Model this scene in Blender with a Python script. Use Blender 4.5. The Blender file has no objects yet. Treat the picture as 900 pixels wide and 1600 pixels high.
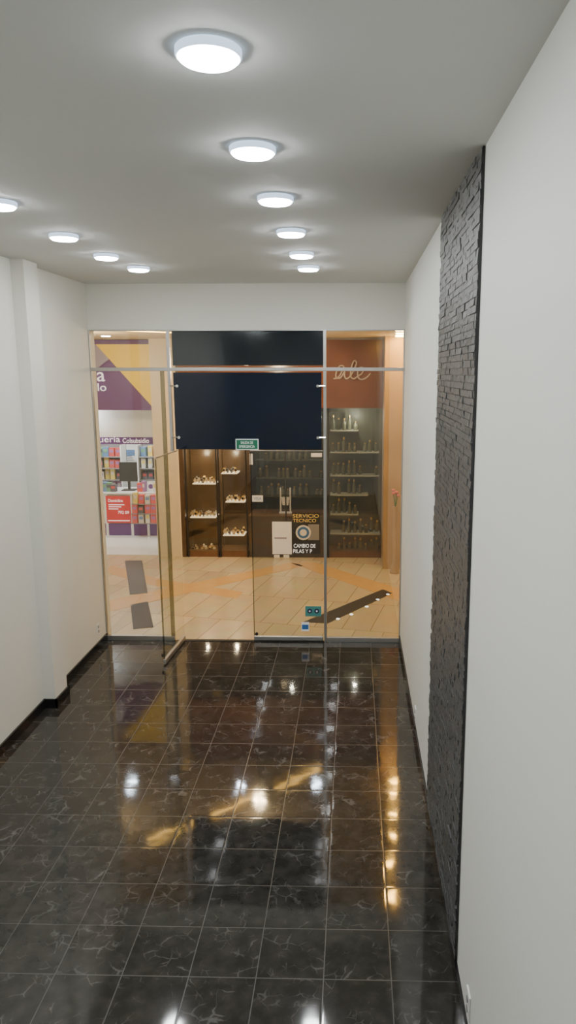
import bpy, bmesh, math, random
from mathutils import Vector, Matrix
random.seed(7)
PI = math.pi
C = bpy.context.scene.collection
CZ = 2.64          # camera height
YAW, PITCH, F = math.radians(1.37), math.radians(10.69), 1155.0
PX, PY = 525.0, 800.0

def ray(u, v):
    a, b = u-PX, PY-v
    f = Vector((-math.sin(YAW)*math.cos(PITCH), math.cos(YAW)*math.cos(PITCH), -math.sin(PITCH)))
    r = Vector((math.cos(YAW), math.sin(YAW), 0))
    up = r.cross(f)
    return r*a + up*b + f*F
def W(u, v, Y):
    d = ray(u, v); return d.x/d.y*Y, CZ + d.z/d.y*Y
def WF(u, v):
    d = ray(u, v); s = CZ/-d.z; return d.x*s, d.y*s
def WX(u, v, X):
    d = ray(u, v); s = X/d.x; return d.y*s, CZ+d.z*s

# ------------------------------------------------------------------ materials
def nm(name):
    m = bpy.data.materials.new(name); m.use_nodes = True
    nt = m.node_tree; nt.nodes.clear()
    out = nt.nodes.new('ShaderNodeOutputMaterial')
    return m, nt, out
def pm(name, col, rough=.5, metal=0, noise=.06, nscale=8, bump=0, emit=None, estr=0, coat=0, bscale=None):
    m, nt, out = nm(name)
    p = nt.nodes.new('ShaderNodeBsdfPrincipled')
    p.inputs['Roughness'].default_value = rough
    p.inputs['Metallic'].default_value = metal
    p.inputs['Coat Weight'].default_value = coat
    tc = nt.nodes.new('ShaderNodeTexCoord')
    n = nt.nodes.new('ShaderNodeTexNoise'); n.inputs['Scale'].default_value = nscale; n.inputs['Detail'].default_value = 5
    nt.links.new(tc.outputs['Object'], n.inputs['Vector'])
    mx = nt.nodes.new('ShaderNodeMix'); mx.data_type = 'RGBA'
    mx.inputs[6].default_value = (*[c*(1-noise) for c in col], 1)
    mx.inputs[7].default_value = (*[min(1, c*(1+noise)) for c in col], 1)
    nt.links.new(n.outputs['Fac'], mx.inputs[0]); nt.links.new(mx.outputs[2], p.inputs['Base Color'])
    if bump:
        n2 = nt.nodes.new('ShaderNodeTexNoise'); n2.inputs['Scale'].default_value = bscale or nscale*4; n2.inputs['Detail'].default_value = 8
        nt.links.new(tc.outputs['Object'], n2.inputs['Vector'])
        b = nt.nodes.new('ShaderNodeBump'); b.inputs['Strength'].default_value = bump; b.inputs['Distance'].default_value = .01
        nt.links.new(n2.outputs['Fac'], b.inputs['Height']); nt.links.new(b.outputs['Normal'], p.inputs['Normal'])
    if emit:
        p.inputs['Emission Color'].default_value = (*emit, 1); p.inputs['Emission Strength'].default_value = estr
    nt.links.new(p.outputs[0], out.inputs[0])
    return m
def em(name, col, s):
    m, nt, out = nm(name)
    e = nt.nodes.new('ShaderNodeEmission'); e.inputs[0].default_value = (*col, 1); e.inputs[1].default_value = s
    nt.links.new(e.outputs[0], out.inputs[0]); return m
def glass(name, tint=(.93, .95, .94), base=.06, k=.5):
    m, nt, out = nm(name)
    t = nt.nodes.new('ShaderNodeBsdfTransparent'); t.inputs[0].default_value = (*tint, 1)
    g = nt.nodes.new('ShaderNodeBsdfGlossy'); g.inputs['Roughness'].default_value = .01
    lw = nt.nodes.new('ShaderNodeLayerWeight'); lw.inputs[0].default_value = .5
    pw = nt.nodes.new('ShaderNodeMath'); pw.operation = 'POWER'; pw.inputs[1].default_value = 5
    ma = nt.nodes.new('ShaderNodeMath'); ma.operation = 'MULTIPLY_ADD'; ma.inputs[1].default_value = k; ma.inputs[2].default_value = base
    nt.links.new(lw.outputs['Facing'], pw.inputs[0]); nt.links.new(pw.outputs[0], ma.inputs[0])
    mx = nt.nodes.new('ShaderNodeMixShader')
    nt.links.new(ma.outputs[0], mx.inputs[0]); nt.links.new(t.outputs[0], mx.inputs[1]); nt.links.new(g.outputs[0], mx.inputs[2])
    nt.links.new(mx.outputs[0], out.inputs[0]); return m

def floor_mat():
    m, nt, out = nm('black_marble_tile')
    N, L = nt.nodes.new, nt.links.new
    p = N('ShaderNodeBsdfPrincipled'); geo = N('ShaderNodeNewGeometry')
    def mth(op, a, b=None, c=None):
        n = N('ShaderNodeMath'); n.operation = op
        for i, x in enumerate((a, b, c)):
            if x is None: continue
            if isinstance(x, (int, float)): n.inputs[i].default_value = x
            else: L(x, n.inputs[i])
        return n.outputs[0]
    sep = N('ShaderNodeSeparateXYZ'); L(geo.outputs['Position'], sep.inputs[0])
    tx = mth('DIVIDE', mth('ADD', sep.outputs['X'], .123+6), .3)
    ty = mth('DIVIDE', mth('ADD', sep.outputs['Y'], -3.13+6), .3)
    fx, fy = mth('FRACT', tx), mth('FRACT', ty)
    ix, iy = mth('FLOOR', tx), mth('FLOOR', ty)
    ex = mth('MINIMUM', fx, mth('SUBTRACT', 1, fx)); ey = mth('MINIMUM', fy, mth('SUBTRACT', 1, fy))
    e = mth('MINIMUM', ex, ey)
    grout = mth('LESS_THAN', e, .0075)
    cid = N('ShaderNodeCombineXYZ'); L(ix, cid.inputs[0]); L(iy, cid.inputs[1])
    wn = N('ShaderNodeTexWhiteNoise'); wn.noise_dimensions = '3D'; L(cid.outputs[0], wn.inputs['Vector'])
    va = N('ShaderNodeVectorMath'); va.operation = 'MULTIPLY_ADD'
    L(wn.outputs['Color'], va.inputs[0]); va.inputs[1].default_value = (7, 7, 7); L(geo.outputs['Position'], va.inputs[2])
    def veins(scale, width, lo, hi, dist, mscale):
        nd = N('ShaderNodeTexNoise'); nd.inputs['Scale'].default_value = 7; nd.inputs['Detail'].default_value = 5; L(va.outputs[0], nd.inputs['Vector'])
        vd = N('ShaderNodeVectorMath'); vd.operation = 'MULTIPLY_ADD'
        L(nd.outputs['Color'], vd.inputs[0]); vd.inputs[1].default_value = (dist,)*3; L(va.outputs[0], vd.inputs[2])
        vor = N('ShaderNodeTexVoronoi'); vor.feature = 'DISTANCE_TO_EDGE'; vor.inputs['Scale'].default_value = scale; L(vd.outputs[0], vor.inputs['Vector'])
        nmask = N('ShaderNodeTexNoise'); nmask.inputs['Scale'].default_value = mscale; nmask.inputs['Detail'].default_value = 3; L(va.outputs[0], nmask.inputs['Vector'])
        r2 = N('ShaderNodeMapRange'); r2.inputs[1].default_value = lo; r2.inputs[2].default_value = hi; L(nmask.outputs['Fac'], r2.inputs[0])
        wd = mth('MULTIPLY_ADD', r2.outputs[0], width, .0005)
        q = mth('SUBTRACT', 1, mth('DIVIDE', vor.outputs['Distance'], wd))
        return mth('MULTIPLY', mth('MAXIMUM', q, 0), r2.outputs[0])
    vein = mth('MAXIMUM', veins(9, .055, .49, .66, .12, 7), mth('MULTIPLY', veins(17, .07, .50, .66, .08, 10), .7))
    n3 = N('ShaderNodeTexNoise'); n3.inputs['Scale'].default_value = 14; n3.inputs['Detail'].default_value = 7; L(va.outputs[0], n3.inputs['Vector'])
    r3 = N('ShaderNodeMapRange'); r3.inputs[1].default_value = .4; r3.inputs[2].default_value = .75; L(n3.outputs['Fac'], r3.inputs[0])
    base = N('ShaderNodeMix'); base.data_type = 'RGBA'; base.inputs[6].default_value = (.024, .0225, .0195, 1); base.inputs[7].default_value = (.048, .045, .040, 1)
    L(r3.outputs[0], base.inputs[0])
    mv = N('ShaderNodeMix'); mv.data_type = 'RGBA'; mv.inputs[7].default_value = (.135, .132, .126, 1)
    L(mth('MULTIPLY', vein, .85), mv.inputs[0]); L(base.outputs[2], mv.inputs[6])
    mg = N('ShaderNodeMix'); mg.data_type = 'RGBA'; mg.inputs[7].default_value = (.080, .078, .072, 1)
    L(mth('MULTIPLY', grout, .85), mg.inputs[0]); L(mv.outputs[2], mg.inputs[6])
    L(mg.outputs[2], p.inputs['Base Color'])
    rr = mth('MULTIPLY_ADD', grout, .22, .06); L(rr, p.inputs['Roughness'])
    p.inputs['IOR'].default_value = 1.52
    nb = N('ShaderNodeTexNoise'); nb.inputs['Scale'].default_value = 5; nb.inputs['Detail'].default_value = 1; L(va.outputs[0], nb.inputs['Vector'])
    edge = N('ShaderNodeMapRange'); edge.inputs[1].default_value = 0; edge.inputs[2].default_value = .03; L(e, edge.inputs[0])
    h = mth('MULTIPLY_ADD', edge.outputs[0], .07, mth('MULTIPLY', nb.outputs['Fac'], .7))
    sc = N('ShaderNodeSeparateColor'); L(wn.outputs['Color'], sc.inputs[0])
    h = mth('ADD', h, mth('MULTIPLY', fx, mth('MULTIPLY', mth('SUBTRACT', sc.outputs[0], .5), 1.2)))
    h = mth('ADD', h, mth('MULTIPLY', fy, mth('MULTIPLY', mth('SUBTRACT', sc.outputs[1], .5), 1.6)))
    bp = N('ShaderNodeBump'); bp.inputs['Strength'].default_value = .14; bp.inputs['Distance'].default_value = .01; L(h, bp.inputs['Height']); L(bp.outputs[0], p.inputs['Normal'])
    L(p.outputs[0], out.inputs[0]); return m
def mall_floor_mat():
    m, nt, out = nm('mall_floor_tile')
    N, L = nt.nodes.new, nt.links.new
    p = N('ShaderNodeBsdfPrincipled'); geo = N('ShaderNodeNewGeometry')
    mp = N('ShaderNodeMapping'); mp.inputs['Rotation'].default_value = (0, 0, math.radians(12)); L(geo.outputs['Position'], mp.inputs[0])
    br = N('ShaderNodeTexBrick'); br.inputs['Scale'].default_value = 1
    br.inputs['Brick Width'].default_value = .3; br.inputs['Row Height'].default_value = .9; br.offset = .5
    br.inputs['Mortar Size'].default_value = .005
    br.inputs['Color1'].default_value = (.68, .58, .38, 1); br.inputs['Color2'].default_value = (.54, .46, .30, 1); br.inputs['Mortar'].default_value = (.34, .26, .15, 1)
    L(mp.outputs[0], br.inputs['Vector'])
    n = N('ShaderNodeTexNoise'); n.inputs['Scale'].default_value = 5; n.inputs['Detail'].default_value = 6; L(geo.outputs['Position'], n.inputs['Vector'])
    mx = N('ShaderNodeMix'); mx.data_type = 'RGBA'; mx.blend_type = 'MULTIPLY'; mx.inputs[0].default_value = .3
    L(br.outputs['Color'], mx.inputs[6]); L(n.outputs['Color'], mx.inputs[7]); L(mx.outputs[2], p.inputs['Base Color'])
    p.inputs['Roughness'].default_value = .22
    L(p.outputs[0], out.inputs[0]); return m

M = dict(
    wall=pm('wall_paint', (.78, .76, .69), .65, noise=.02, nscale=2, bump=.05, bscale=60),
    wallr=pm('wall_paint_right', (.80, .81, .77), .55, noise=.02, nscale=2, bump=.05, bscale=60),
    ceil=pm('ceiling_paint', (.66, .675, .66), .8, noise=.02, nscale=2),
    stone=pm('charcoal_stone', (.080, .082, .084), .42, noise=.45, nscale=25, bump=.7, bscale=70),
    black=pm('black_gloss', (.012, .012, .013), .15),
    blackm=pm('black_matte', (.015, .015, .015), .6),
    silver=pm('brushed_aluminium', (.50, .50, .49), .35, metal=.85, noise=.03),
    chrome=pm('chrome', (.8, .8, .8), .12, metal=1, noise=.02),
    white=pm('white_plastic', (.82, .82, .80), .4, noise=.02),
    navy=pm('navy_panel', (.002, .007, .022), .10, noise=.5, nscale=1.5, coat=.1),
    glass=glass('clear_glass', base=.08), glassl=glass('door_leaf_glass', (.95, .96, .945), .035, .10), glasse=glass('glass_edge', (.55, .58, .55), .06, .2),
    glassd=glass('smoked_glass', (.88, .86, .80), .06),
    green=pm('exit_green', (.01, .16, .08), .4), signw=pm('sign_white', (.85, .88, .85), .4, emit=(1, 1, 1), estr=.15),
    led=em('led_diffuser', (.96, .99, 1), 125), rim=pm('lamp_rim', (.85, .87, .9), .35, emit=(.55, .74, 1), estr=1.3),
    warm=em('warm_downlight', (1, .50, .08), 240), cool=em('cool_downlight', (.78, .87, 1), 150), strip=em('warm_led_strip', (1, .55, .12), 20),
    mallceil=pm('mall_ceiling', (.72, .62, .46), .8),
    mallfloor=mall_floor_mat(), tan=pm('tan_inlay', (.58, .37, .14), .25, noise=.1), darkin=pm('dark_inlay', (.045, .042, .038), .4, noise=.2),
    purple=pm('purple_panel', (.12, .035, .23), .4), lilac=pm('lilac_panel', (.36, .33, .50), .4), yellow=pm('yellow_panel', (.92, .66, .02), .4, emit=(1, .7, .02), estr=.15),  # yellow panel carries a slight glow of its own, added to brighten it
    cream=pm('cream_wall', (.74, .64, .45), .6), pillar=pm('tan_pillar', (.40, .29, .17), .3, noise=.25, nscale=2), phwhite=pm('pharmacy_white', (.84, .87, .90), .35, noise=.03),
    red=pm('red_sign', (.72, .02, .03), .4), maroon=pm('maroon_fascia', (.155, .062, .030), .16, noise=.5, nscale=1.6),
    brown=pm('dark_brown_wood', (.070, .044, .025), .3, noise=.5, nscale=5), brownl=pm('brown_wood', (.15, .08, .04), .4, noise=.3),
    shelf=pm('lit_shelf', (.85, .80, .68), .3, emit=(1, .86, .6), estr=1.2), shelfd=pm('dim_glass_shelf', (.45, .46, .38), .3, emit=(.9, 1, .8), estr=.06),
    gold=pm('gold', (.8, .55, .18), .3, metal=.8), dial=pm('dial_white', (.8, .8, .78), .3), steel=pm('steel', (.65, .63, .6), .3, metal=.7), bronze=pm('bronze', (.30, .17, .07), .3, metal=.6),
    textw=pm('lettering_white', (.9, .9, .9), .5, emit=(1, 1, 1), estr=.8), script=pm('lettering_script', (.42, .35, .27), .5),
    texty=pm('lettering_yellow', (.85, .6, .12), .5, emit=(1, .7, .2), estr=.2),
    textk=pm('lettering_dark', (.02, .03, .08), .5), paper=pm('paper', (.80, .80, .80), .7, noise=.03, emit=(1, 1, 1), estr=.12), blue=pm('blue_print', (.04, .16, .45), .5),
    teal=pm('teal_print', (.08, .30, .28), .5), grey=pm('grey', (.25, .25, .27), .5), pink=pm('pink_petal', (.60, .16, .17), .5, noise=.2),
    leaf=pm('leaf', (.05, .16, .04), .5, noise=.2), floor=floor_mat(), olive=pm('olive_glass', (.15, .16, .11), .3), hazy=pm('hazy_green', (.13, .135, .10), .4, noise=.4, nscale=4),
    glint=em('glint', (1, .95, .85), 3),
)
PR = [pm('pack_%d' % i, c, .45) for i, c in enumerate([(.75, .74, .72), (.12, .24, .48), (.70, .10, .09), (.78, .62, .14), (.16, .36, .20), (.40, .18, .45), (.70, .62, .55), (.10, .10, .13)])]

# ------------------------------------------------------------------ mesh helpers
def box(bm, x0, x1, y0, y1, z0, z1, jit=0):
    vs = [bm.verts.new((x + random.uniform(-jit, jit), y + random.uniform(-jit, jit), z + random.uniform(-jit, jit))) for x in (x0, x1) for y in (y0, y1) for z in (z0, z1)]
    for f in ((0, 1, 3, 2), (4, 6, 7, 5), (0, 4, 5, 1), (2, 3, 7, 6), (0, 2, 6, 4), (1, 5, 7, 3)):
        bm.faces.new([vs[i] for i in f])
    return bm
def B(*a, **k):
    return box(bmesh.new(), *a, **k)
def lathe(bm, prof, c, n=40, axis='z'):
    rings = []
    for r, h in prof:
        ring = []
        for i in range(n):
            t = 2*PI*i/n
            p = (r*math.cos(t), r*math.sin(t), h)
            if axis == 'y': p = (p[0], p[2], p[1])
            if axis == 'x': p = (p[2], p[0], p[1])
            ring.append(bm.verts.new((c[0]+p[0], c[1]+p[1], c[2]+p[2])))
        rings.append(ring)
    for a, b in zip(rings, rings[1:]):
        for i in range(n):
            bm.faces.new((a[i], a[(i+1) % n], b[(i+1) % n], b[i]))
    bm.faces.new(rings[0]); bm.faces.new(rings[-1])
    return bm
def tube(bm, pts, r, n=8):
    pts = [Vector(p) for p in pts]; rings = []
    for i, p in enumerate(pts):
        d = (pts[min(i+1, len(pts)-1)]-pts[max(i-1, 0)]).normalized()
        a = d.orthogonal().normalized() if abs(d.y) > .9 else d.cross(Vector((0, 1, 0))).normalized()
        b = d.cross(a)
        rings.append([bm.verts.new(p + a*r*math.cos(2*PI*k/n)+b*r*math.sin(2*PI*k/n)) for k in range(n)])
    for a, b in zip(rings, rings[1:]):
        for i in range(n): bm.faces.new((a[i], a[(i+1) % n], b[(i+1) % n], b[i]))
    bm.faces.new(rings[0]); bm.faces.new(rings[-1]); return bm
def prism(bm, pts, y0, y1):
    a = [bm.verts.new((x, y0, z)) for x, z in pts]; b = [bm.verts.new((x, y1, z)) for x, z in pts]
    bm.faces.new(a); bm.faces.new(b[::-1])
    n = len(pts)
    for i in range(n): bm.faces.new((a[i], b[i], b[(i+1) % n], a[(i+1) % n]))
    return bm
def slab(bm, pts, z0, z1):
    a = [bm.verts.new((x, y, z0)) for x, y in pts]; b = [bm.verts.new((x, y, z1)) for x, y in pts]
    bm.faces.new(a[::-1]); bm.faces.new(b); n = len(pts)
    for i in range(n): bm.faces.new((a[i], a[(i+1) % n], b[(i+1) % n], b[i]))
    return bm
def rootloc(p):
    v = Vector((0, 0, 0))
    while p: v += p.location; p = p.parent
    return v
def obj(name, bm, mat, parent=None, smooth=False, bevel=0, at=None):
    bmesh.ops.recalc_face_normals(bm, faces=bm.faces)
    at = Vector(at) if at is not None else Vector((0, 0, 0))
    off = at + (rootloc(parent) if parent else Vector((0, 0, 0)))
    bmesh.ops.translate(bm, vec=-off, verts=bm.verts)
    me = bpy.data.meshes.new(name); bm.to_mesh(me); bm.free()
    if smooth:
        for p in me.polygons: p.use_smooth = True
    me.materials.append(mat)
    o = bpy.data.objects.new(name, me); C.objects.link(o); o.location = at
    if parent: o.parent = parent
    if bevel:
        md = o.modifiers.new('bevel', 'BEVEL'); md.width = bevel; md.segments = 2; md.limit_method = 'ANGLE'
    if smooth:
        md = o.modifiers.new('es', 'EDGE_SPLIT'); md.split_angle = math.radians(40)
    return o
def tag(o, label, cat, group=None):
    o['label'] = label; o['category'] = cat
    if group: o['group'] = group
    return o
def thing(name, label, cat, loc, group=None):
    o = bpy.data.objects.new(name, None); C.objects.link(o); o.location = loc; o.empty_display_size = .05
    return tag(o, label, cat, group)
def struct(name, bm, m, parent=None, bevel=0):
    o = obj(name, bm, m, parent, bevel=bevel)
    if not parent: o['kind'] = 'structure'
    return o
def sroot(name, loc):
    o = bpy.data.objects.new(name, None); C.objects.link(o); o.location = loc; o['kind'] = 'structure'; o.empty_display_size = .05
    return o
def dup(root, loc, label=None, group=None, rotz=None):
    r = root.copy(); C.objects.link(r); r.location = loc
    if rotz is not None: r.rotation_euler = (0, 0, rotz)
    if label: r['label'] = label
    if group: r['group'] = group
    for ch in list(root.children):
        c = ch.copy(); C.objects.link(c); c.parent = r
        for g in list(ch.children):
            d = g.copy(); C.objects.link(d); d.parent = c
    return r
def text(name, s, m, x, y, z, h, parent, w=None, ext=.002, shear=0):
    """lettering facing -Y; lower left at x,z; height h; total width w"""
    cu = bpy.data.curves.new('t', 'FONT'); cu.body = s; cu.size = 1; cu.extrude = .01; cu.shear = shear
    to = bpy.data.objects.new('t', cu); C.objects.link(to)
    dg = bpy.context.evaluated_depsgraph_get(); dg.update()
    me = bpy.data.meshes.new_from_object(to.evaluated_get(dg))
    bpy.data.objects.remove(to)
    xs = [v.co.x for v in me.vertices]; ys = [v.co.y for v in me.vertices]
    sx0, sy0 = min(xs), min(ys); ww, hh = max(xs)-sx0, max(ys)-sy0
    ky = h/hh; kx = (w/ww) if w else ky
    off = rootloc(parent) if parent else Vector((0, 0, 0))
    for v in me.vertices:
        X, Yv, Z = (v.co.x-sx0)*kx, (v.co.y-sy0)*ky, v.co.z
        v.co = Vector((x+X, y - (ext if Z > 0 else 0), z+Yv)) - off
    me.materials.clear(); me.materials.append(m)
    o = bpy.data.objects.new(name, me); C.objects.link(o)
    if parent: o.parent = parent
    return o

# ------------------------------------------------------------------ room shell
XL, XR, D, H = -2.47, .468, 7.0, 3.44
struct('floor', B(XL-.1, XR+.1, -2, D+.02, -.1, 0), M['floor'])
struct('ceiling', B(XL-.1, XR+.1, -2.1, D+.15, H, H+.12), M['ceil'])
bm = B(XL-.15, XL, -2, D+.15, 0, H); box(bm, XL-.01, XL+.095, 5.48, 5.72, 0, H)
struct('wall_left', bm, M['wall'])
struct('wall_right', B(XR, XR+.15, -2, D+.15, 0, H), M['wallr'])
struct('wall_back', B(XL-.15, XR+.15, -2.15, -2, 0, H), M['wall'])
GT = W(380, 515, D)[1]
struct('wall_front', B(XL-.0, XR+.0, D-.0, D+.15, GT, H), M['wall'])
bh = .075
bm = B(XL, XL+.014, -2, 5.48, 0, bh); box(bm, XL+.0, XL+.109, 5.466, 5.48, 0, bh); box(bm, XL+.095, XL+.109, 5.466, 5.734, 0, bh)
box(bm, XL, XL+.109, 5.72, 5.734, 0, bh); box(bm, XL, XL+.014, 5.734, D, 0, bh)
struct('baseboard_left', bm, M['black'])
struct('baseboard_right', B(XR-.012, XR, -2, D, 0, bh), M['black'])

# ------------------------------------------------------------------ stacked stone strip
y0, y1 = 2.86, 4.12
st = thing('stone_cladding', 'dark charcoal stacked stone strip running floor to ceiling on the right wall', 'wall cladding', (XR-.02, (y0+y1)/2, bh))
bm = bmesh.new(); z = bh+.002
while z < H-.006:
    hh = .029; hh = min(hh, H-.003-z)
    y = y0 - random.uniform(0, .12)
    while y < y1-.01:
        l = random.uniform(.08, .18); a, b = max(y, y0+random.uniform(0, .008)), min(y+l, y1+random.uniform(-.010, .0))
        if b-a > .02:
            dpt = random.uniform(.011, .0155)
            k = max(1, int((b-a)/.05))
            ds = [dpt+random.uniform(-.0015, .0015) for _ in range(k+1)]
            for q in range(k):
                ya, yb = a+(b-a)*q/k, a+(b-a)*(q+1)/k
                if q == 0: ya += .0008
                if q == k-1: yb -= .0008
                t0, t1 = z+.0009, z+hh-.0009
                tilt = random.uniform(-.0015, .0015)
                v = [bm.verts.new(c) for c in ((XR-ds[q]-tilt, ya, t0), (XR-ds[q]+tilt, ya, t1), (XR-ds[q+1]-tilt, yb, t0), (XR-ds[q+1]+tilt, yb, t1),
                                               (XR-.001, ya, t0), (XR-.001, ya, t1), (XR-.001, yb, t0), (XR-.001, yb, t1))]
                for f in ((0, 1, 3, 2), (4, 6, 7, 5), (0, 4, 5, 1), (2, 3, 7, 6), (0, 2, 6, 4), (1, 5, 7, 3)): bm.faces.new([v[i] for i in f])
        y += l
    z += hh
obj('stone_veneer', bm, M['stone'], st)
obj('edge_profile', B(XR-.010, XR-.001, y0-.006, y0-.001, bh, H-.003), M['black'], st)

# ------------------------------------------------------------------ ceiling lamps
def make_lamp():
    t = thing('ceiling_lamp', 'x', 'ceiling light', (0, 0, 0), 'round surface ceiling lamps')
    obj('housing', lathe(bmesh.new(), [(.080, 0), (.084, -.003), (.084, -.018), (.080, -.022), (.0745, -.022)], (0, 0, 0), 72), M['rim'], t, smooth=True)
    obj('diffuser', lathe(bmesh.new(), [(.0742, -.020), (.0735, -.027), (.068, -.031), (.04, -.033), (.01, -.0335)], (0, 0, 0), 72), M['led'], t, smooth=True)
    return t
LAMPS = [
 (-.370, 2.035, 'largest round white ceiling lamp, nearest the camera in the long right-hand row'),
 (-.370, 2.86, 'second round white ceiling lamp from the camera in the right-hand row'),
 (-.368, 3.63, 'third round white ceiling lamp from the camera in the right-hand row'),
 (-.365, 4.46, 'fourth round white ceiling lamp from the camera in the right-hand row'),
 (-.361, 5.27, 'fifth round white ceiling lamp in the right-hand row, one before the last'),
 (-.355, 5.93, 'last round white ceiling lamp in the right-hand row, nearest the glass shopfront'),
 (-1.70, 3.70, 'round white ceiling lamp in the left-hand row, cut off by the left edge'),
 (-1.72, 4.56, 'second round white ceiling lamp visible in the left-hand row'),
 (-1.72, 5.32, 'third round white ceiling lamp in the left-hand row, one before the last'),
 (-1.67, 5.93, 'last round white ceiling lamp in the left-hand row, nearest the glass shopfront'),
 (-1.69, 2.83, 'round white ceiling lamp in the left-hand row, nearer than the one cut by the frame'),
 (-1.69, 2.01, 'round white ceiling lamp on the left, level with the largest lamp'),
 (-.362, 1.2, 'round white ceiling lamp overhead right, just before the largest lamp'),
 (-1.69, 1.2, 'round white ceiling lamp overhead left'),
 (-.362, .4, 'round white ceiling lamp directly over the viewer on the right'),
 (-1.69, .4, 'round white ceiling lamp directly over the viewer on the left'),
]
lamp = make_lamp()
for i, (x, y, lab) in enumerate(LAMPS):
    o = lamp if i == 0 else dup(lamp, (x, y, H))
    o.location = (x, y, H); o['label'] = lab

# ------------------------------------------------------------------ outlets
def outlet(label, Y, z, side):
    X = XL if side < 0 else XR; s = -side
    t = thing('power_outlet', label, 'outlet', (X, Y, z))
    w = .007
    bm = B(min(X, X+s*w), max(X, X+s*w), Y-.035, Y+.035, z-.055, z+.055); obj('cover_plate', bm, M['white'], t, bevel=.002)
    for dz in (-.022, .022):
        obj('socket', lathe(bmesh.new(), [(.014, 0), (.014, s*.003)], (X+s*w, Y, z+dz), 16, 'x'), M['grey'], t)
oy, oz = WX(153, 983, XL); outlet('small white wall socket low on the left wall beside the glass shopfront', oy, oz, -1)
oy, oz = WX(733, 1568, XR); outlet('small white wall socket low on the right wall, before the stone strip', oy, oz, 1)
outlet('small white wall socket low on the right wall, beyond the stone strip', 5.1, .16, 1)

# ------------------------------------------------------------------ shopfront
XA = W(269, 700, D)[0]
XB = W(508, 800, D)[0]
ZT = W(400, 577, D)[1]
ZP0 = W(400, 702, D)[1]
struct('trim_1', B(XL, XR, D-.012, D+.035, ZT-.016, ZT+.016), M['silver'], bevel=.003)
struct('trim_2', B(XA-.014, XA+.014, D-.01, D+.03, ZP0-.02, GT-.0), M['silver'], bevel=.003)
struct('trim_3', B(XB-.014, XB+.014, D-.01, D+.03, .0, GT), M['silver'], bevel=.003)
struct('trim_4', B(XL, XL+.012, D-.01, D+.03, 0, GT), M['silver'], bevel=.003)
struct('trim_5', B(XR-.012, XR, D-.01, D+.03, 0, GT), M['silver'], bevel=.003)
struct('trim_6', B(XL, XR, D-.004, D+.03, GT-.012, GT), M['silver'], bevel=.003)
struct('trim_7', B(XA+.02, XB-.02, D-.02, D+.03, 0, .006), M['blackm'])
XP = XA-.05
def pane(name, x0, x1, z0, z1, rail=True, gm='glass'):
    r = sroot(name, ((x0+x1)/2, D+.01, z0))
    obj('pane', B(x0, x1, D+.004, D+.014, z0+(.045 if rail else 0), z1), M[gm], r)
    if rail: obj('bottom_rail', B(x0, x1, D-.012, D+.03, z0, z0+.05), M['silver'], r, bevel=.003)
    return r
w1 = pane('window_1', XL+.012, XP, 0, ZT-.016)
obj('edge_channel', B(XP-.035, XP, D-.005, D+.022, .05, ZT-.016), M['glasse'], w1)
pane('window_2', XB+.014, XR-.012, 0, ZT-.016)
pane('window_3', XL+.012, XA-.014, ZT+.016, GT-.012, False)
pane('window_4', XB+.014, XR-.012, ZT+.016, GT-.012, False)
pane('window_5', XA+.014, XB-.014, ZT+.016, GT-.012, False, 'glassl')
def leaf(name, x0, x1, piv, gm='glass'):
    r = sroot(name, (piv, D+.0, 0)); s = 1 if x1 > piv+.1 else -1
    obj('glass_pane', B(x0, x1, D+.0, D+.01, .055, ZP0-.012), M[gm], r)
    obj('bottom_rail', B(x0, x1, D-.010, D+.020, .010, .058), M['silver'], r, bevel=.008)
    obj('top_rail', B(x0, x1, D-.002, D+.012, ZP0-.018, ZP0-.010), M['silver'], r)
    e = x1 if s > 0 else x0
    obj('floor_bolt', lathe(bmesh.new(), [(.016, 0), (.016, .012)], (e-s*.03, D-.026, .085), 20, 'y'), M['blackm'], r)
    obj('edge_strip', B(min(e, e-s*.008), max(e, e-s*.008), D-.002, D+.012, .062, ZP0-.022), M['glasse'], r)
    return r
xm = W(397, 1000, D)[0]
leaf('door_2', xm, XB-.020, XB-.020)
dl = leaf('door_1', XA+.04, XA+.04+.64, XA+.04, 'glassl')
dl.rotation_euler.z = math.radians(-93.5)

def sign_panel(label, u0, u1, v0, v1, stand):
    x0, z1 = W(u0, v0, D); x1, z0 = W(u1, v1, D)
    t = thing('sign_panel', label, 'sign panel', ((x0+x1)/2, D-.03, z0))
    yy = (D-.045, D-.03) if stand else (D+.016, D+.028)
    if not stand: t.location.y = D+.02
    obj('board', B(x0, x1, yy[0], yy[1], z0, z1), M['navy'], t, bevel=.002)
    if stand:
        for vv in (603, 683):
            for side, xx in ((-1, x0), (1, x1)):
                zz = W(400, vv, D)[1]
                bm = tube(bmesh.new(), [(xx-side*.04, D-.05, zz), (xx+side*.035, D-.05, zz)], .007)
                lathe(bm, [(.013, 0), (.013, .03)], (xx-side*.035, D-.058, zz), 16, 'y')
                obj('standoff', bm, M['chrome'], t)
sign_panel('dark navy board behind the transom glass above the door, wide and short', 267, 505, 517, 571, False)
sign_panel('large dark navy board with chrome standoffs above the open glass doors', 272, 503, 582, 702, True)
x0, z1 = W(368, 686, D-.06); x1, z0 = W(404, 703, D-.06)
t = thing('exit_sign', 'green emergency exit sign with white lettering hanging below the navy board', 'sign', ((x0+x1)/2, D-.055, z0))
obj('frame', B(x0, x1, D-.062, D-.047, z0, z1), M['signw'], t)
obj('plate', B(x0+.008, x1-.008, D-.065, D-.061, z0+.008, z1-.008), M['green'], t)
text('lettering', 'SALIDA DE', M['signw'], x0+.05, D-.0655, z0+.056, .026, t, w=x1-x0-.10)
text('lettering', 'EMERGENCIA', M['signw'], x0+.035, D-.0655, z0+.020, .026, t, w=x1-x0-.07)

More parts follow.
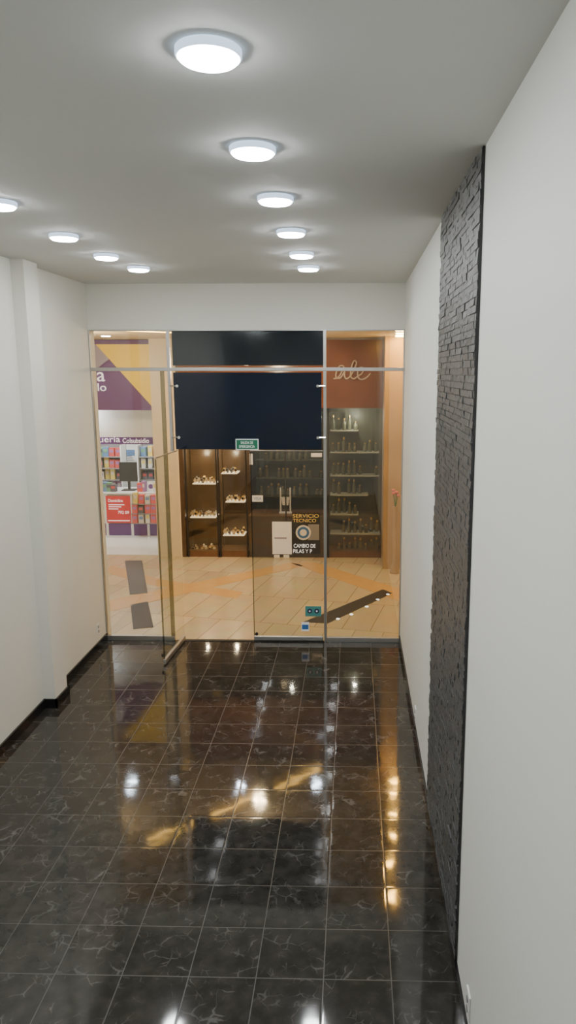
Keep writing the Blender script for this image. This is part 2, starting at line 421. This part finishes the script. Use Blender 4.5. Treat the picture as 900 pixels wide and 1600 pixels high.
x0, z1 = W(477, 947, D); x1, z0 = W(502, 963, D)
t = thing('door_sticker', 'teal square pictogram sticker low on the closed glass door', 'sticker', ((x0+x1)/2, D-.002, z0))
obj('sheet', B(x0, x1, D-.004, D-.001, z0, z1), M['teal'], t)
for k in (0, 1):
    cx = x0+(x1-x0)*(.28+.44*k)
    obj('pictogram', lathe(bmesh.new(), [(.024, 0), (.024, .002)], (cx, D-.0065, z0+.055), 20, 'y'), M['textk'], t)
    obj('pictogram', lathe(bmesh.new(), [(.009, 0), (.009, .002)], (cx, D-.0085, z0+.055), 16, 'y'), M['paper'], t)
x0, z1 = W(471, 972, D); x1, z0 = W(483, 986, D)
t = thing('door_sticker', 'small blue and white card sticker below the teal one on the glass door', 'sticker', ((x0+x1)/2, D-.002, z0))
obj('sheet', B(x0, x1, D-.004, D-.001, z0, z1), M['paper'], t); obj('band', B(x0+.006, x1-.006, D-.006, D-.0035, z0+.02, z1-.025), M['blue'], t)

# ------------------------------------------------------------------ mall shell
MC = 3.10
struct('floor', B(-8, 5, D+.02, 16, -.1, -.001), M['mallfloor'])
struct('ceiling', B(-8, 5, D+.15, 16, MC, MC+.1), M['mallceil'])
struct('wall_mall_left', B(-8.1, -8, D, 16, 0, MC), M['cream'])
struct('wall_mall_right', B(5, 5.1, D, 16, 0, MC), M['cream'])
struct('wall_mall_back', B(-8, 5, 15.9, 16, 0, MC), M['cream'])
struct('wall_mall_front', B(XR+.15, 5, D, D+.15, 0, MC), M['cream'])
struct('wall_mall_front', B(-8, XL-.15, D, D+.15, 0, MC), M['cream'])
def inlay(name, px, m, z=.0015):
    return struct(name, slab(bmesh.new(), [WF(*p) for p in px], -.0005, z), m)
inlay('trim_8', [(195, 876), (222, 876), (231, 927), (203, 929)], M['darkin'], .003)
inlay('trim_9', [(204, 945), (231, 940), (240, 980), (208, 983)], M['darkin'], .003)
inlay('trim_10', [(474, 972), (598, 921), (613, 927), (512, 974)], M['darkin'], .003)
inlay('trim_11', [(160, 940), (455, 879), (475, 884), (160, 958)], M['tan'])
inlay('trim_12', [(455, 880), (490, 878), (640, 925), (640, 945)], M['tan'])
inlay('trim_13', [(160, 893), (175, 884), (250, 905), (380, 925), (370, 935), (240, 915)], M['tan'], .001)
for i, p in enumerate([(528, 967), (549, 960), (573, 948), (590, 937), (606, 929)]):  # glowing discs stand in for lamp reflections on the mall floor
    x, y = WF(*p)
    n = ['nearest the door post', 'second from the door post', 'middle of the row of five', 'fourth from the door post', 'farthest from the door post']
    tag(obj('floor_glint', lathe(bmesh.new(), [(.02, -.001), (.02, .004), (.012, .006)], (x, y, 0), 16), M['glint'], at=(x, y, 0)), 'tiny round white disc standing in for a reflection on the dark diagonal inlay, ' + n[i], 'painted reflection', 'painted reflections along the dark inlay')

def make_down(name, label, x, y, mat, cat='downlight', group=None):
    t = thing(name, label, cat, (x, y, MC), group)
    obj('trim_ring', lathe(bmesh.new(), [(.062, 0), (.075, -.002), (.075, -.008), (.06, -.010)], (x, y, MC), 28), M['white'], t, smooth=True)
    obj('lens', lathe(bmesh.new(), [(.058, -.009), (.055, -.013), (.01, -.014)], (x, y, MC), 28), mat, t, smooth=True)
    return t
names = ['nearest our shopfront', 'second out', 'third out', 'fourth out', 'fifth out', 'sixth out']
for i, (x, y) in enumerate([(.45, 7.3), (.48, 7.8), (.51, 8.35), (.54, 8.85), (.56, 9.3), (.58, 9.65)]):
    make_down('downlight', 'warm amber downlight in the row leading to the pillar, ' + names[i], x, y, M['warm'], group='warm downlights by the pillar')
for i, (x, y, w_) in enumerate([(-3.13, 9.5, 'over the walkway before the pharmacy'), (-1.58, 9.5, 'over the walkway before the watch showcases'), (-.5, 9.6, 'over the walkway before the red fascia'),
                                (-3.95, 11.35, 'inside the pharmacy over the counter'), (-3.5, 12.3, 'inside the pharmacy over the shelves'), (-1.56, 11.1, 'inside the watch shop, left'), (-.7, 11.1, 'inside the watch shop, right')]):
    make_down('downlight', 'cool white round downlight ' + w_, x, y, M['cool'], group='white downlights of the mall')
a = Vector((-2.53, 8.16, MC)); b = Vector((-.475, 10.02, MC)); mid = (a+b)/2; hl = (b-a).length/2
t = thing('led_strip_light', 'long diagonal warm strip light on the mall ceiling', 'strip light', mid)
obj('channel', B(mid.x-hl, mid.x+hl, mid.y-.05, mid.y+.05, MC-.012, MC), M['silver'], t)
for s0, s1 in ((0, .27), (.33, .62), (.70, 1)):
    obj('diffuser', B(mid.x-hl+2*hl*s0, mid.x-hl+2*hl*s1, mid.y-.035, mid.y+.035, MC-.018, MC-.012), M['strip'], t)
t.rotation_euler.z = math.atan2((b-a).y, (b-a).x)

px0 = W(600, 700, 9.8)[0]
struct('wall_pillar', B(px0, px0+1.2, 9.8, 10.6, 0, MC), M['pillar'])

# ------------------------------------------------------------------ watch shop
YS = 10.4
xs0 = W(289, 800, YS)[0]; xs1 = px0
zf0 = W(560, 637, YS)[1]
struct('wall_watch_shop_back', B(xs0, xs1+.5, 12.3, 12.4, 0, MC), M['brown'])
struct('wall_watch_shop_side', B(xs0-.06, xs0, YS, 12.3, 0, MC), M['brown'])
t = thing('shop_fascia', 'brownish red fascia with pale script lettering above the shop opposite', 'shop sign', (0, YS-.1, zf0))
obj('board', B(xs0, px0-.002, YS-.1, YS+.02, zf0, MC-.02), M['maroon'], t)
def script_pts():
    P = [(521, 592), (528, 590), (533, 583), (537, 573), (531, 572), (526, 580), (525, 589), (531, 591), (537, 583), (540, 574), (538, 586), (541, 592), (547, 588), (553, 578), (557, 567), (553, 564), (549, 575), (548, 588), (553, 592), (559, 588), (566, 583), (568, 576), (563, 574), (559, 581), (560, 590), (566, 593), (574, 589), (579, 583)]
    return [(W(u, v, YS-.1)[0], YS-.115, W(u, v, YS-.1)[1]) for u, v in P]
def smoothp(P, k=5):
    V = [Vector(p) for p in P]; out = []
    for i in range(len(V)-1):
        p0, p1, p2, p3 = V[max(i-1, 0)], V[i], V[i+1], V[min(i+2, len(V)-1)]
        for j in range(k):
            s = j/k
            out.append(.5*((2*p1)+(-p0+p2)*s+(2*p0-5*p1+4*p2-p3)*s*s+(-p0+3*p1-3*p2+p3)*s**3))
    return out+[V[-1]]
obj('script_lettering', tube(bmesh.new(), smoothp(script_pts()), .010), M['script'], t, smooth=True)

def showcase(label, u0, u1, shelves, back='brown', sm='shelf'):
    x0 = W(u0, 800, YS)[0]; x1 = W(u1, 800, YS)[0]; ztop = zf0
    t = thing('display_case', label, 'display case', ((x0+x1)/2, YS+.2, 0))
    obj('plinth', B(x0, x1, YS+.02, YS+.42, 0, .09), M['brownl'], t)
    obj('back_panel', B(x0, x1, YS+.40, YS+.43, .09, ztop), M[back], t)
    for xx in (x0, x1-.022):
        obj('post', B(xx, xx+.022, YS, YS+.022, 0, ztop), M['blackm'], t)
    obj('glass_front', B(x0+.022, x1-.022, YS+.006, YS+.012, .09, ztop), M['glassd'], t)
    tops = []
    for (a_, b_, v) in shelves:
        sx0 = W(a_, v, YS+.2)[0]; sx1, sz = W(b_, v, YS+.2)
        obj('shelf', B(max(sx0, x0+.03), min(sx1, x1-.03), YS+.10, YS+.38, sz-.014, sz), M[sm], t, bevel=.002)
        tops.append((max(sx0, x0+.03), min(sx1, x1-.03), sz))
    return t, tops
S = 1.35
def make_watch(strap, case, dial):
    t = thing('wristwatch', 'x', 'watch', (0, 0, 0))
    bm = bmesh.new(); n = 18; ra, rb, w_ = .024*S, .033*S, .010*S
    r1 = []
    for i in range(n):
        th = 2*PI*i/n; q = []
        for (k, yy) in ((1, -w_), (1, w_), (.88, w_), (.88, -w_)):
            q.append(bm.verts.new((yy, ra*k*math.cos(th), .034*S+rb*k*math.sin(th))))
        r1.append(q)
    for i in range(n):
        a_, b_ = r1[i], r1[(i+1) % n]
        for k in range(4): bm.faces.new((a_[k], b_[k], b_[(k+1) % 4], a_[(k+1) % 4]))
    obj('strap', bm, M[strap], t, smooth=True)
    obj('case', lathe(bmesh.new(), [(.019*S, 0), (.020*S, -.004), (.017*S, -.008)], (0, -.022*S, .038*S), 24, 'y'), M[case], t)
    obj('dial', lathe(bmesh.new(), [(.015*S, 0), (.015*S, -.001)], (0, -.030*S, .038*S), 24, 'y'), M[dial], t)
    return t
KINDS = [('steel', 'gold', 'dial'), ('blackm', 'steel', 'textk'), ('bronze', 'gold', 'dial'), ('gold', 'gold', 'textk')]
wproto = {}
def fill_watches(tops, labs):
    for (x0, x1, z), lab in zip(tops, labs):
        k = max(3, int((x1-x0)/.052))
        for i in range(k):
            x = x0+.03+(x1-x0-.06)*i/(k-1)
            for yy in (YS+.15, YS+.28):
                if yy > YS+.2 and i % 2: continue
                kk = random.randrange(4)
                if kk not in wproto: wproto[kk] = make_watch(*KINDS[kk]); o = wproto[kk]
                else: o = dup(wproto[kk], (0, 0, 0), rotz=random.uniform(-.3, .3))
                s_ = random.uniform(.75, 1.05); o.scale = (s_, s_, s_)
                o.location = (x, yy, z); o['label'] = 'small wristwatch displayed on ' + lab; o['group'] = 'wristwatches on ' + lab
t, tops = showcase('dark framed glass case of watches at the left end of the shop opposite', 291, 341, [(303, 339, 754), (297, 339, 806), (298, 339, 860)])
fill_watches(tops, ['the top shelf of the left case', 'the middle shelf of the left case', 'the bottom shelf of the left case'])
t, tops = showcase('dark framed glass case of watches behind the open doorway, right of the leftmost case', 342, 387, [(344, 372, 738), (354, 384, 782), (344, 383, 834)])
fill_watches(tops, ['the top shelf of the right case', 'the middle shelf of the right case', 'the bottom shelf of the right case'])
t, tops = showcase('tall dim grey-green display case with glass shelves seen through the right pane', 512, 598, [(516, 560, 672), (516, 592, 706), (516, 592, 742), (516, 575, 772), (516, 560, 802), (516, 594, 832), (516, 594, 862)], back='hazy', sm='shelfd')
def make_bottle():
    t = thing('bottle', 'x', 'bottle', (0, 0, 0))
    obj('body', lathe(bmesh.new(), [(.026, 0), (.028, .01), (.028, .13), (.012, .16), (.012, .18)], (0, 0, 0), 20), M['olive'], t, smooth=True)
    obj('cap', lathe(bmesh.new(), [(.014, .178), (.014, .21)], (0, 0, 0), 16), M['gold'], t)
    obj('paper_band', lathe(bmesh.new(), [(.0285, .05), (.0285, .085)], (0, 0, 0), 20), M['olive'], t, smooth=True)
    return t
bottle = None
for (x0, x1, z), lab in zip(tops, ['the highest shelf', 'the second shelf', 'the third shelf', 'the fourth shelf', 'the fifth shelf', 'the sixth shelf', 'the lowest shelf']):
    k = int((x1-x0)/.075)
    for i in range(k):
        if random.random() < .15: continue
        if bottle is None: bottle = make_bottle(); o = bottle
        else: o = dup(bottle, (0, 0, 0))
        o.location = (x0+.045+(x1-x0-.09)*i/max(1, k-1)+random.uniform(-.008, .008), YS+random.choice((.19, .23, .27)), z); o.scale = (1, 1, random.choice((.6, .8, 1)))
        o['label'] = 'small bottle on %s of the case behind the right pane' % lab; o['group'] = 'bottles on %s of the right case' % lab
x0 = W(388, 800, YS)[0]; x1 = W(511, 800, YS)[0]
t = thing('glazed_counter', 'dark tinted glass shop counter front behind the closed glass door', 'shop counter', ((x0+x1)/2, YS+.2, 0))
zc = W(440, 808, YS)[1]
obj('plinth', B(x0, x1, YS+.03, YS+.5, 0, zc), M['brown'], t)
obj('countertop', B(x0, x1, YS+.02, YS+.52, zc, zc+.02), M['brownl'], t)
obj('glass_front', B(x0, x1, YS, YS+.01, 0, zf0), M['glassd'], t)
obj('back_panel', B(x0, x1, YS+.9, YS+.92, 0, zf0), M['hazy'], t)
for xx in (x0+(x1-x0)*.47, x1-.02):
    obj('post', B(xx, xx+.018, YS-.002, YS+.02, 0, zf0), M['blackm'], t)
for k in range(3):
    zz = W(440, 718+k*28, YS+.8)[1]
    obj('shelf', B(x0+.02, x1-.02, YS+.68, YS+.89, zz-.012, zz), M['olive'], t)
    for i in range(12):
        if random.random() < .35: continue
        o = dup(bottle, (x0+.1+i*(x1-x0-.2)/11+random.uniform(-.02, .02), YS+.78, zz), 'dim bottle on the dark back shelves behind the counter glass', 'bottles on the dark back shelves')
        o.scale = (1.2, 1.2, random.choice((.5, .7, .9)))
x0, z1 = W(436, 762, YS+.2); x1, z0 = W(456, 808, YS+.2); z0 = zc+.02
t = thing('display_stand', 'small white and black upright stand on the counter behind the closed door', 'display stand', ((x0+x1)/2, YS+.2, z0))
for xx in (x0+.01, x1-.03):
    obj('upright', B(xx, xx+.02, YS+.19, YS+.21, z0, z1), M['paper'], t)
obj('crossbar', B(x0, x1, YS+.17, YS+.23, z0, z0+.02), M['paper'], t)
obj('cradle', prism(bmesh.new(), [(x0+.03, z0+.24), (x1-.03, z0+.24), (x1-.05, z0+.12), (x0+.05, z0+.12)], YS+.185, YS+.2), M['paper'], t)
YG = YS-.004
def sheet(name, label, cat, u0, v0, u1, v1, m, Y=YG):
    x0, z1 = W(u0, v0, Y); x1, z0 = W(u1, v1, Y)
    t = thing(name, label, cat, ((x0+x1)/2, Y, z0)); obj('sheet', B(x0, x1, Y-.003, Y+.002, z0, z1), m, t); return t, x0, x1, z0, z1
t, x0, x1, z0, z1 = sheet('card_sticker', 'small white card payment sticker on the dark counter glass', 'sticker', 394, 774, 411, 784, M['paper'])
text('lettering', 'VISA', M['blue'], x0+.02, YG-.004, z0+.025, .045, t, w=x1-x0-.04)
t, x0, x1, z0, z1 = sheet('notice', 'white paper notice with one printed line, low on the counter glass', 'paper notice', 425, 815, 456, 866, M['paper'])
obj('printed_line', B(x0+.03, x0+.21, YG-.005, YG-.003, (z0+z1)/2-.012, (z0+z1)/2+.012), M['lilac'], t)
t, x0, x1, z0, z1 = sheet('service_poster', 'black poster with yellow heading and round watch emblem on the counter glass', 'poster', 457, 802, 500, 865, M['blackm'])
text('lettering', 'SERVICIO', M['texty'], x0+.005, YG-.004, z1-.062, .05, t, w=x1-x0-.02)
text('lettering', 'TECNICO', M['texty'], x0+.005, YG-.004, z1-.13, .05, t, w=x1-x0-.06)
obj('photo_block', B(x1-.17, x1-.01, YG-.005, YG-.003, z0+.20, z1-.16), M['grey'], t)
cx, cz = W(474, 832, YG)
obj('emblem', lathe(bmesh.new(), [(.11, 0), (.11, -.003)], (cx, YG-.005, cz), 32, 'y'), M['dial'], t)
obj('emblem', lathe(bmesh.new(), [(.085, 0), (.085, -.003)], (cx, YG-.008, cz), 32, 'y'), M['blue'], t)
obj('emblem', lathe(bmesh.new(), [(.05, 0), (.05, -.003)], (cx, YG-.011, cz), 32, 'y'), M['dial'], t)
text('lettering', 'CAMBIO DE', M['textw'], x0+.015, YG-.012, z0+.09, .055, t, w=x1-x0-.08)
text('lettering', 'PILAS Y P', M['textw'], x0+.005, YG-.012, z0+.01, .055, t, w=x1-x0-.12)
sheet('small_notice', 'tiny white notice at the upper right of the counter glass', 'paper notice', 486, 708, 503, 714, M['paper'])
sheet('small_notice', 'narrow white vertical notice at the upper left of the counter glass', 'paper notice', 390, 709, 395, 726, M['paper'])
for k, lab in enumerate(['left of the pair of small white plates at the foot of the counter', 'right of the pair of small white plates at the foot of the counter']):
    sheet('floor_socket', lab, 'socket', 428+k*15, 867, 437+k*15, 873, M['white'])
fx, fz = W(617, 765, 9.75)
t = thing('flower_vase', 'pink red flowers in a slim tall vase in front of the brown pillar', 'flowers', (fx, 9.6, 0))
obj('vase', lathe(bmesh.new(), [(.06, 0), (.065, .02), (.025, .15), (.03, fz-.25), (.04, fz-.2)], (fx, 9.6, 0), 24), M['pillar'], t, smooth=True)
for i in range(5):
    th = i*2*PI/5; x = fx+.035*math.cos(th); y = 9.6+.035*math.sin(th); z = fz+random.uniform(-.06, .05)
    obj('stem', tube(bmesh.new(), [(fx, 9.6, fz-.22), (x, y, z)], .005), M['leaf'], t)
    bm = bmesh.new()
    for k in range(5):
        ph = k*2*PI/5
        bmesh.ops.create_uvsphere(bm, u_segments=8, v_segments=6, radius=.015, matrix=Matrix.Translation((x+.013*math.cos(ph), y+.013*math.sin(ph), z)))
    obj('blossom', bm, M['pink'], t, smooth=True)

# ------------------------------------------------------------------ pharmacy
YP = 10.6
xq1 = W(250, 800, YP)[0]; xq0 = -5.4
struct('wall_pharmacy_side', B(xq1, xs0-.06, YP-.2, 12.3, 0, MC), M['cream'])
struct('floor', slab(bmesh.new(), [(xq0, 10.5), (xq1, 10.5), (xq1, 13.4), (xq0, 13.4)], -.0005, .004), M['phwhite'])
struct('wall_pharmacy_back', B(xq0, xq1+.6, 13.3, 13.4, 0, MC), M['phwhite'])
xa = xq0; xe = xq1-.004
def Wp(u, v): return W(u, v, YP)
zfa = Wp(200, 641)[1]; ztp = MC-.01
t = thing('pharmacy_fascia', 'purple and yellow diagonal fascia of the pharmacy across the walkway', 'shop sign', (-4, YP, zfa))
obj('board', B(xa, xe, YP, YP+.08, zfa, ztp), M['purple'], t)
pl = [(min(x, xe), min(z, ztp-.005)) for x, z in [Wp(150, 538), Wp(255, 538), Wp(252, 640)]]
obj('yellow_triangle', prism(bmesh.new(), pl, YP-.012, YP), M['yellow'], t)
pl = [(x, min(z, ztp-.005)) for x, z in [Wp(120, 538), Wp(150, 538), Wp(172, 560), Wp(120, 600)]]
obj('lilac_triangle', prism(bmesh.new(), pl, YP-.010, YP), M['lilac'], t)
x, z = Wp(153, 596); text('lettering', 'a', M['textw'], x, YP-.02, z, .13, t, w=.11, ext=.01)
x, z = Wp(154, 611); text('lettering', 'lo', M['textw'], x, YP-.02, z, .11, t, w=.12, ext=.01)
struct('trim_14', B(xq0, xe, YP+.08, YP+.5, zfa, zfa+.03), M['phwhite'])
struct('trim_15', B(xq0, xe, YP+.5, YP+.6, W(200, 683, YP+.5)[1], MC), M['phwhite'])
Y2 = YP+.5
t = thing('pharmacy_sign_band', 'purple band with white pharmacy name under the white bulkhead', 'shop sign', (-3.7, Y2, W(200, 694, Y2)[1]))
obj('band', B(xq0, xe, Y2-.02, Y2+.06, W(200, 694, Y2)[1], W(200, 683, Y2)[1]-.002), M['purple'], t)
x, z = W(155, 691, Y2-.02); x2, _ = W(188, 691, Y2-.02)
text('lettering', 'uería', M['textw'], x, Y2-.022, z, .088, t, w=x2-x)
x, z = W(192, 692, Y2-.02); x2, _ = W(233, 691, Y2-.02)
text('lettering', 'Colsubsidio', M['textw'], x, Y2-.022, z, .07, t, w=x2-x)
packs = []
for k in range(8):
    t = thing('medicine_box', 'x', 'product box', (0, 0, 0), 'g')
    w_, h_ = random.uniform(.06, .10), random.uniform(.09, .18)
    obj('carton', B(-w_/2, w_/2, -.05, .05, 0, h_), PR[k], t)
    obj('front_print', B(-w_*.35, w_*.35, -.052, -.05, h_*.45, h_*.8), PR[(k+3) % 8], t)
    packs.append([t, 0])
def place_pack(i, loc, label, group):
    p = packs[i]
    if not p[1]: p[1] = 1; o = p[0]; o.location = loc; o['label'] = label; o['group'] = group
    else: o = dup(p[0], loc, label, group)
    o.rotation_euler.z = random.uniform(-.12, .12)
NUM = ['one', 'two', 'three', 'four', 'five', 'six']
def shelf_unit(label, u0, u1, vs, Y, gname):
    x0 = W(u0, 760, Y)[0]; x1 = W(u1, 760, Y)[0]; zt = W(200, vs[0]-18, Y)[1]
    t = thing('shelf_unit', label, 'shelving', ((x0+x1)/2, Y+.15, 0.004))
    for xx in (x0, x1-.02): obj('side_panel', B(xx, xx+.02, Y, Y+.3, .005, zt), M['phwhite'], t)
    obj('back_panel', B(x0, x1, Y+.28, Y+.3, .02, zt), M['grey'], t)
    for j, v in enumerate(vs):
        z = W(200, v, Y)[1]
        obj('shelf', B(x0+.02, x1-.02, Y, Y+.28, z-.012, z), M['grey'], t)
        n_ = int((x1-x0-.06)/.095)
        for i in range(n_):
            place_pack(random.randrange(8), (x0+.09+i*(x1-x0-.18)/max(1, n_-1), Y+.08+random.uniform(0, .08), z), 'small product box on shelf %s of %s' % (NUM[j], gname), 'boxes on shelf %s of %s' % (NUM[j], gname))
    return t
shelf_unit('grey shelving full of small boxes at the back left of the pharmacy', 140, 192, [714, 732, 750, 768], 12.5, 'the back left pharmacy shelving')
shelf_unit('grey shelving full of small boxes at the back right of the pharmacy', 216, 253, [714, 732, 750, 768], 12.5, 'the back right pharmacy shelving')
def poster(label, u0, v0, u1, v1, Y, m1, m2):
    x0, z1 = W(u0, v0, Y); x1, z0 = W(u1, v1, Y)
    t = thing('poster', label, 'poster', ((x0+x1)/2, Y, z0))
    obj('sheet', B(x0, x1, Y-.004, Y, z0, z1), m1, t)
    obj('print_block', B(x0+.03, x1-.03, Y-.007, Y-.004, z0+(z1-z0)*.45, z1-.03), m2, t)
    for k in range(3): obj('printed_line', B(x0+.03, x1-.05-k*.02, Y-.007, Y-.004, z0+.03+k*.035, z0+.045+k*.035), M['grey'], t)
poster('white and blue poster on the back wall behind the pharmacy monitor', 194, 700, 214, 722, 13.29, M['paper'], PR[1])
YC = 11.8
cx0 = W(130, 820, YC)[0]; cx1 = xe
zt = W(200, 772, YC)[1]; zm = W(200, 818, YC)[1]
t = thing('pharmacy_counter', 'white and purple pharmacy counter standing on bright white floor', 'counter', ((cx0+cx1)/2, YC, 0.004))
obj('body', B(cx0, cx1, YC+.02, YC+.5, .06, zt), M['phwhite'], t)
obj('countertop', B(cx0, cx1, YC-.03, YC+.55, zt, zt+.03), M['phwhite'], t, bevel=.004)
obj('kick_panel', B(cx0, cx1, YC, YC+.5, .005, zm), M['purple'], t)
for u in (168, 207, 232):
    x = W(u, 820, YC)[0]; obj('divider', B(x-.02, x+.02, YC-.01, YC+.02, .005, zt), M['phwhite'], t)
for j, v in enumerate((785, 800, 815)):
    x0_ = W(209, v, YC)[0]; x1_ = W(249, v, YC)[0]; z = W(209, v, YC)[1]
    obj('front_shelf', B(x0_, x1_, YC-.14, YC+.02, z-.012, z), M['grey'], t)
    for i in range(4):
        place_pack(random.randrange(8), (x0_+.06+i*(x1_-x0_-.12)/3, YC-.075, z), 'small product box on front shelf %s of the pharmacy counter' % NUM[j], 'boxes on counter front shelf %s' % NUM[j])
for i, u in enumerate((165, 172, 179, 221, 226, 244)):
    x = W(u, 770, YC+.1)[0]
    place_pack((i*3+1) % 8, (x, YC+.08, zt+.03), 'small product box standing on top of the pharmacy counter', 'boxes on the pharmacy counter top')
t, x0, x1, z0, z1 = sheet('promotion_sign', 'bright red sign with white print on the pharmacy counter front', 'sign', 165, 775, 205, 817, M['red'], YC-.02)
text('lettering', 'Domicilios', M['textw'], x0+.04, YC-.025, z1-.10, .05, t, w=.24)
text('lettering', '792 09', M['textw'], x0+.19, YC-.025, z0+.15, .05, t, w=.18)
for k in range(3): obj('printed_line', B(x0+.04, x0+.3-k*.05, YC-.026, YC-.022, z1-.15-k*.035, z1-.137-k*.035), M['textw'], t)
obj('printed_line', B(x0+.02, x1-.02, YC-.026, YC-.022, z0+.03, z0+.045), M['textw'], t)
mx0, mz1 = W(186, 722, YC+.2); mx1, mz0 = W(215, 752, YC+.2)
t = thing('monitor', 'dark computer monitor standing on the pharmacy counter', 'monitor', ((mx0+mx1)/2, YC+.2, zt+.03))
obj('screen', B(mx0, mx1, YC+.18, YC+.21, mz0, mz1), M['blackm'], t, bevel=.004)
obj('neck', B((mx0+mx1)/2-.02, (mx0+mx1)/2+.02, YC+.2, YC+.22, zt+.04, mz0+.02), M['blackm'], t)
obj('foot', B((mx0+mx1)/2-.11, (mx0+mx1)/2+.11, YC+.12, YC+.3, zt+.03, zt+.045), M['blackm'], t)
x0, z1 = W(230, 752, YC+.1); x1, z0 = W(242, 772, YC+.1); z0 = zt+.03
t = thing('card_stand', 'small white card with purple mark standing on the pharmacy counter', 'card', ((x0+x1)/2, YC+.1, z0))
obj('card', B(x0, x1, YC+.09, YC+.1, z0, z1), M['paper'], t)
obj('logo', lathe(bmesh.new(), [(.04, 0), (.04, -.003)], ((x0+x1)/2, YC+.09, (z0+z1)/2), 20, 'y'), M['purple'], t)

# ------------------------------------------------------------------ lights
def point(name, loc, power, col, r=.08):
    l = bpy.data.lights.new(name, 'POINT'); l.energy = power; l.color = col; l.shadow_soft_size = r
    o = bpy.data.objects.new(name, l); C.objects.link(o); o.location = loc
for x in (-5.5, -3.2, -1.2, 2.5):
    point('mall_fill', (x, 8.6, 2.75), 46, (1, .74, .43))  # bare point lights without fixtures, added for the warm mall illumination
point('pillar_fill', (.72, 9.45, 2.9), 16, (1, .55, .14), .03)  # bare point light added for the orange glow at the pillar top
point('pharmacy_lamp', (-4.2, 11.3, 2.5), 60, (1, .97, .92)); point('pharmacy_lamp', (-3.8, 12.2, 2.4), 45, (1, .97, .92))
point('pharmacy_lamp', (-4.0, 10.85, 2.05), 10, (1, .98, .95), .05)
point('case_lamp', (W(318, 800, YS+.2)[0], YS+.2, W(318, 712, YS+.2)[1]), 4.5, (1, .85, .6), .02)
point('case_lamp', (W(364, 800, YS+.2)[0], YS+.2, W(318, 712, YS+.2)[1]), 4.5, (1, .85, .6), .02)
point('case_lamp', (W(555, 800, YS+.2)[0], YS+.08, W(318, 650, YS+.2)[1]), 7, (1, .97, .84), .02)
point('shop_lamp', (W(450, 800, YS+.2)[0], YS+.6, 2.3), 4, (1, .95, .82), .03)

w = bpy.data.worlds.new('World'); bpy.context.scene.world = w; w.use_nodes = True
bg = w.node_tree.nodes.get('Background') or w.node_tree.nodes.new('ShaderNodeBackground')
bg.inputs[0].default_value = (.5, .5, .52, 1); bg.inputs[1].default_value = .05

# ------------------------------------------------------------------ camera
cam = bpy.data.cameras.new('Camera'); co = bpy.data.objects.new('Camera', cam); C.objects.link(co)
cam.sensor_width = 36; cam.sensor_fit = 'AUTO'; cam.lens = 36*F/1600
cam.shift_x = -(PX-450)/1600
cam.clip_start = .02
co.location = (0, 0, CZ); co.rotation_euler = (PI/2-PITCH, 0, YAW)
bpy.context.scene.camera = co
